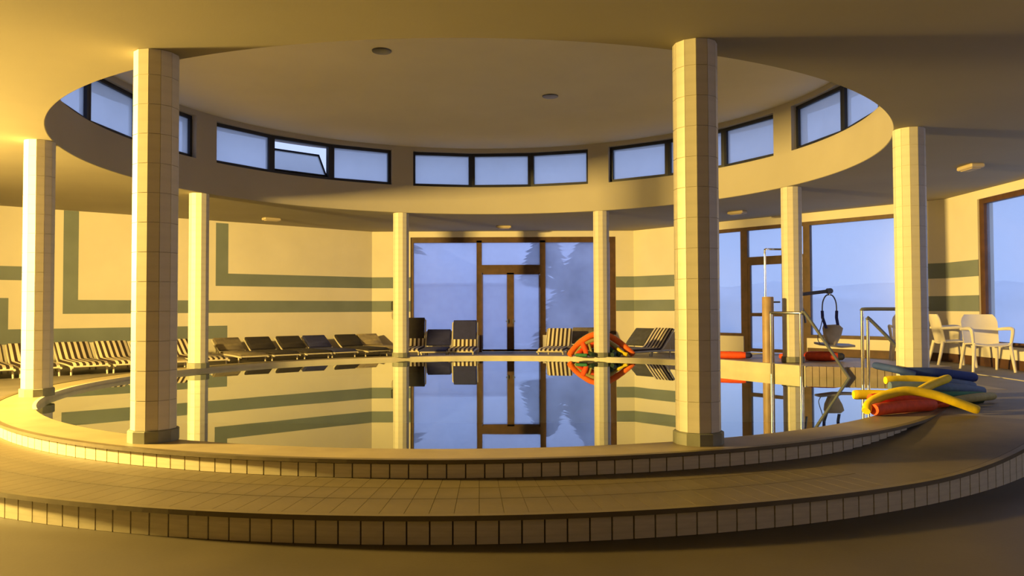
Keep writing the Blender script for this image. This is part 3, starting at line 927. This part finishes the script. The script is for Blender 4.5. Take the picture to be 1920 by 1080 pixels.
# ------------------------------------------------------------------ red floats on the hoist platform
def float_roll(loc, rz, ln, r, mat, endmat, label):
    t = empty('foam_float', loc, rz); tag(t, label, 'float', 'orange red floats on the platform')
    b = B(); prof = [(-ln / 2, 0.55), (-ln / 2 + 0.03, 0.85), (-ln / 2 + 0.08, 1), (0, 1.03), (ln / 2 - 0.08, 1), (ln / 2 - 0.03, 0.9), (ln / 2, 0.8)]
    b.loft([[(x, 1.5 * r * q * cos(2 * pi * i / 14), r + r * q * sin(2 * pi * i / 14)) for i in range(14)] for x, q in prof]); auto_smooth(b.build('body', mat, t), 60)
    b = B(); b.loft([[(x, 1.5 * r * q * cos(2 * pi * i / 14), r + r * q * sin(2 * pi * i / 14)) for i in range(14)] for x, q in ((ln / 2 - 0.01, 0.82), (ln / 2 + 0.06, 0.75), (ln / 2 + 0.09, 0.4))]); auto_smooth(b.build('end_cap', endmat, t), 60)
    b = B(); b.loft([[(x, 1.5 * r * 1.04 * cos(2 * pi * i / 14), r + r * 1.04 * sin(2 * pi * i / 14)) for i in range(14)] for x in (-0.02, 0.02)]); auto_smooth(b.build('strap', 'foam_red', t))
    return t


float_roll((4.02, 2.62, 0.137), radians(-22), 0.52, 0.062, 'foam_red', 'navy_pad', 'flat orange red float with navy end right of the near right column')
float_roll((4.97, 2.38, 0.137), radians(-14), 0.42, 0.052, 'foam_red', 'black_pad', 'orange red float lying right of the platform column')
float_roll((5.30, 2.05, 0.137), radians(-22), 0.50, 0.075, 'foam_red', 'slate_pad', 'larger orange red float with grey end under the hanging sling seat')

# ------------------------------------------------------------------ pool hoist
t = empty('pool_hoist', (4.33, 1.62, 0.137)); tag(t, 'pool hoist: brown cylinder post, thin steel pipe and grey lifting arm', 'hoist')
b = B(); b.lathe([(0.086, 0.0), (0.086, 1.0), (0.080, 1.01), (0.03, 1.012)], 28); auto_smooth(b.build('post', 'post_brown', t))
b = B(); b.tube(curve([(-0.03, 0.02, 1.0), (-0.03, 0.02, 1.5), (-0.03, 0.02, 1.70), (-0.005, 0.06, 1.742), (0.17, 0.36, 1.765), (0.56, 0.46, 1.77)], 5), 0.016, 10); auto_smooth(b.build('pipe', 'steel', t))
b = B(); b.tube([(0.58, 0.45, 0.0), (0.58, 0.45, 1.80)], 0.045, 14); auto_smooth(b.build('mast', 'dark_steel', t))
b = B(); b.tube([(0.58, 0.45, 1.04), (0.86, 0.45, 1.075), (1.13, 0.45, 1.105)], 0.028, 12); auto_smooth(b.build('arm', 'dark_steel', t))
b = B(); b.tube([(1.12, 0.40, 1.105), (1.12, 0.50, 1.105)], 0.045, 14); auto_smooth(b.build('arm_head', 'dark_steel', t))
b = B(); b.tube([(0.07, 0.03, 0.93), (0.21, 0.08, 0.93)], 0.013, 8); auto_smooth(b.build('handle', 'dark_steel', t))
b = B(); b.tube([(0.64, 0.45, 1.0), (0.70, 0.42, 0.78), (0.72, 0.40, 0.6)], 0.018, 8); auto_smooth(b.build('strut', 'dark_steel', t))

t = empty('sling_seat', (5.45, 2.07, 0.40)); tag(t, 'beige sling seat hanging from the hoist arm on dark straps', 'sling seat')
b = B(); b.tube(curve([(-0.115, 0, 0.50), (-0.105, 0, 0.66), (-0.06, 0, 0.76), (0.0, 0, 0.785), (0.06, 0, 0.76), (0.105, 0, 0.66), (0.115, 0, 0.50)], 4), 0.011, 8); auto_smooth(b.build('spreader_hoop', 'dark_steel', t))
b = B(); b.tube([(0.0, 0, 0.78), (0.0, 0, 0.83)], 0.012, 8); auto_smooth(b.build('hook', 'steel', t))
for sx, x1, z1 in ((-1, -0.055, 0.25), (1, 0.13, 0.30)):
    b = B(); b.loft([[(x - 0.02, -0.012, z), (x + 0.02, -0.012, z), (x + 0.02, 0.012, z), (x - 0.02, 0.012, z)] for x, z in ((sx * 0.115, 0.53), (sx * 0.11, 0.42), (x1, z1))]); b.build('strap', 'navy_pad', t)
b = B(); rings = []
for z, x0, x1, y0 in ((0.30, -0.02, 0.19, 0.08), (0.25, -0.06, 0.22, 0.02), (0.15, -0.08, 0.16, -0.06), (0.05, -0.06, 0.09, -0.11), (0.0, -0.04, 0.06, -0.12)):
    rings.append([(x0, y0, z), ((x0 + x1) / 2, y0 - 0.04, z - 0.02), (x1, y0, z), (x1, y0 + 0.12, z + 0.01), ((x0 + x1) / 2, y0 + 0.16, z), (x0, y0 + 0.12, z)])
b.loft(rings); auto_smooth(b.build('sling', 'sling', t), 60)
b = B(); b.loft([[(-0.23, -0.16, 0.02 + z), (0.10, -0.2, -0.02 + z), (0.34, -0.14, -0.01 + z), (0.36, 0.14, 0.0 + z), (0.1, 0.18, 0.0 + z), (-0.2, 0.14, 0.03 + z)] for z in (-0.03, 0.0)]); auto_smooth(b.build('seat_board', 'grey_plastic', t), 50)
b = B(); b.tube(curve([(-0.10, 0, 0.46), (-0.16, -0.05, 0.28), (-0.23, -0.1, 0.10), (-0.20, -0.12, 0.01)], 4), 0.007, 6); auto_smooth(b.build('cord', 'dark_steel', t))

# ------------------------------------------------------------------ handrails at the pool stairs
t = empty('pool_handrail', (4.27, 1.30, 0.0)); tag(t, 'steel handrail in front of the platform column, sloping into the water', 'handrail', 'steel handrails at the pool stairs')
P1, P2 = (0.0, 0.0), (0.27, -0.45)
for q in (P1, P2):
    b = B(); b.tube([(q[0], q[1], -0.9), (q[0], q[1], 0.90)], 0.021, 12); auto_smooth(b.build('post', 'steel', t))
b = B(); b.tube([(P1[0] - 0.01, P1[1] + 0.01, 0.905), (P2[0], P2[1], 0.905), (P2[0] + 0.05, P2[1] - 0.02, 0.895)], 0.022, 12); auto_smooth(b.build('top_bar', 'steel', t))
b = B(); b.tube(curve([(P2[0] + 0.02, P2[1] - 0.01, 0.90), (P2[0] + 0.09, P2[1] - 0.04, 0.85), (0.86, -0.70, -0.02), (1.15, -0.80, -0.45)], 4), 0.022, 12); auto_smooth(b.build('sloping_bar', 'dark_steel', t))

t = empty('pool_handrail', (4.88, -0.35, 0.0)); tag(t, 'steel handrail rising left of the column behind the noodle pile', 'handrail', 'steel handrails at the pool stairs')
b = B(); b.tube([(0.0, 0, -0.9), (0.0, 0, 0.95)], 0.021, 12); auto_smooth(b.build('post', 'steel', t))
b = B(); b.tube([(0.062, -0.02, -0.9), (0.062, -0.02, 0.83)], 0.021, 12); auto_smooth(b.build('post', 'steel', t))
b = B(); b.tube(curve([(0.0, 0, 0.94), (0.03, 0, 0.96), (0.4, 0, 0.96), (0.74, 0, 0.955)], 4), 0.022, 12); auto_smooth(b.build('top_bar', 'dark_steel', t))
b = B(); b.tube(curve([(0.062, -0.02, 0.82), (0.09, -0.02, 0.83), (0.46, -0.02, 0.45), (0.80, -0.02, 0.10)], 4), 0.022, 12); auto_smooth(b.build('sloping_bar', 'dark_steel', t))
b = B(); b.tube([(0.73, 0, 0.955), (0.73, 0, -0.5)], 0.021, 12); auto_smooth(b.build('post', 'steel', t))

# wall telephone by the far left column
t = empty('wall_telephone', (-2.49, 8.3, 0.95)); tag(t, 'small dark wall telephone with a hanging cord left of the far doors', 'telephone')
b = B(); b.bevel_box((-0.04, -0.05, 0.0), (0.04, 0.0, 0.20), 0.01); b.build('body', 'phone', t)
b = B(); b.bevel_box((-0.02, -0.085, -0.01), (0.025, -0.05, 0.21), 0.01); b.build('handset', 'phone', t)
b = B(); b.tube(curve([(0.0, -0.04, 0.0), (-0.03, -0.04, -0.12), (0.0, -0.04, -0.22), (0.03, -0.04, -0.10), (0.015, -0.06, 0.0)], 5), 0.006, 6); auto_smooth(b.build('cord', 'fixture', t))

# ------------------------------------------------------------------ outside
b = B(); b.box((-80, -60, -0.6), (80, 110, -0.25))
tag(b.build('snow_ground', 'snow'), 'pale snowy ground outside the windows', kind='structure')
b = B(); rings = []
for i in range(25):
    x = -22 + 44 * i / 24
    h = 1.9 + 2.3 / (1 + math.exp((x + 1.7) * 1.1)) + 0.15 * sin(x * 1.3)
    rings.append([(x, 17.0, -0.3), (x, 17.4, h * 0.62), (x, 21, h), (x, 30, h * 0.9), (x, 34, -0.3)])
b.loft(rings); tag(auto_smooth(b.build('snow_bank', 'snow'), 70), 'snowy slope rising behind the terrace wall outside', kind='structure')
b = B(); b.box((-9, 14.0, -0.3), (0.3, 14.3, 1.72)); b.box((-9, 13.95, 1.72), (0.3, 14.35, 1.78))
tag(b.build('terrace_wall', 'concrete'), 'low rendered terrace wall outside the far windows', 'wall')


def needle_tree(name, loc, h, rad, n, label, clear=0.3, seed=1, branch=None):
    rnd = random.Random(seed)
    t = empty(name, loc); tag(t, label, 'tree')
    b = B(); b.tube([(0, 0, 0), (0.05, 0, h * 0.5), (0, 0.05, h * 0.97)], [0.14, 0.10, 0.03], 10); auto_smooth(b.build('trunk', 'bark', t))
    b = B()
    for i in range(n):
        f = clear + (1 - clear) * rnd.random(); a = rnd.random() * 2 * pi
        r = rad * (1 - f) ** 0.6 * (0.35 + 0.65 * rnd.random()) + 0.1; z = h * f - 0.18 * r
        c = Vector((r * cos(a), r * sin(a), z)); d = Vector((cos(a), sin(a), -0.35)); s_ = Vector((-sin(a), cos(a), 0.1 * rnd.uniform(-1, 1)))
        l, wd = 0.24 * rnd.uniform(0.7, 1.4), 0.09 * rnd.uniform(0.7, 1.4)
        b.quads([c - d * l, c - s_ * wd + Vector((0, 0, 0.03)), c + d * l, c + s_ * wd + Vector((0, 0, 0.03)), c + Vector((0, 0, -0.05))],
                [(0, 1, 4), (1, 2, 4), (2, 3, 4), (3, 0, 4), (0, 3, 2, 1)])
    if branch:
        for i in range(branch[2]):
            f = rnd.random(); c = Vector((branch[0] * f, 0.3 * rnd.uniform(-1, 1), branch[1] - 0.25 * f - 0.16 * rnd.random()))
            d = Vector((1, rnd.uniform(-0.4, 0.4), -0.5 * rnd.random())).normalized(); s_ = Vector((0, 1, 0.4))
            b.quads([c - d * 0.16, c - s_ * 0.05, c + d * 0.16, c + s_ * 0.05, c + Vector((0, 0, -0.05))], [(0, 1, 4), (1, 2, 4), (2, 3, 4), (3, 0, 4), (0, 3, 2, 1)])
    o = b.build('foliage', 'needles', t); o['kind'] = 'stuff'
    return t


needle_tree('evergreen_tree', (3.3, 14.2, -0.3), 4.0, 2.4, 5200, 'dark evergreen tree outside the right far window', 0.03, 3)
needle_tree('evergreen_tree', (1.6, 20.5, -0.3), 4.4, 1.5, 1500, 'evergreen tree farther back outside the right far window', 0.05, 5)
needle_tree('evergreen_tree', (-4.3, 11.4, -0.3), 3.5, 0.7, 500, 'evergreen tree whose branch hangs into the top of the left far window', 0.5, 9, branch=(2.15, 3.25, 110))
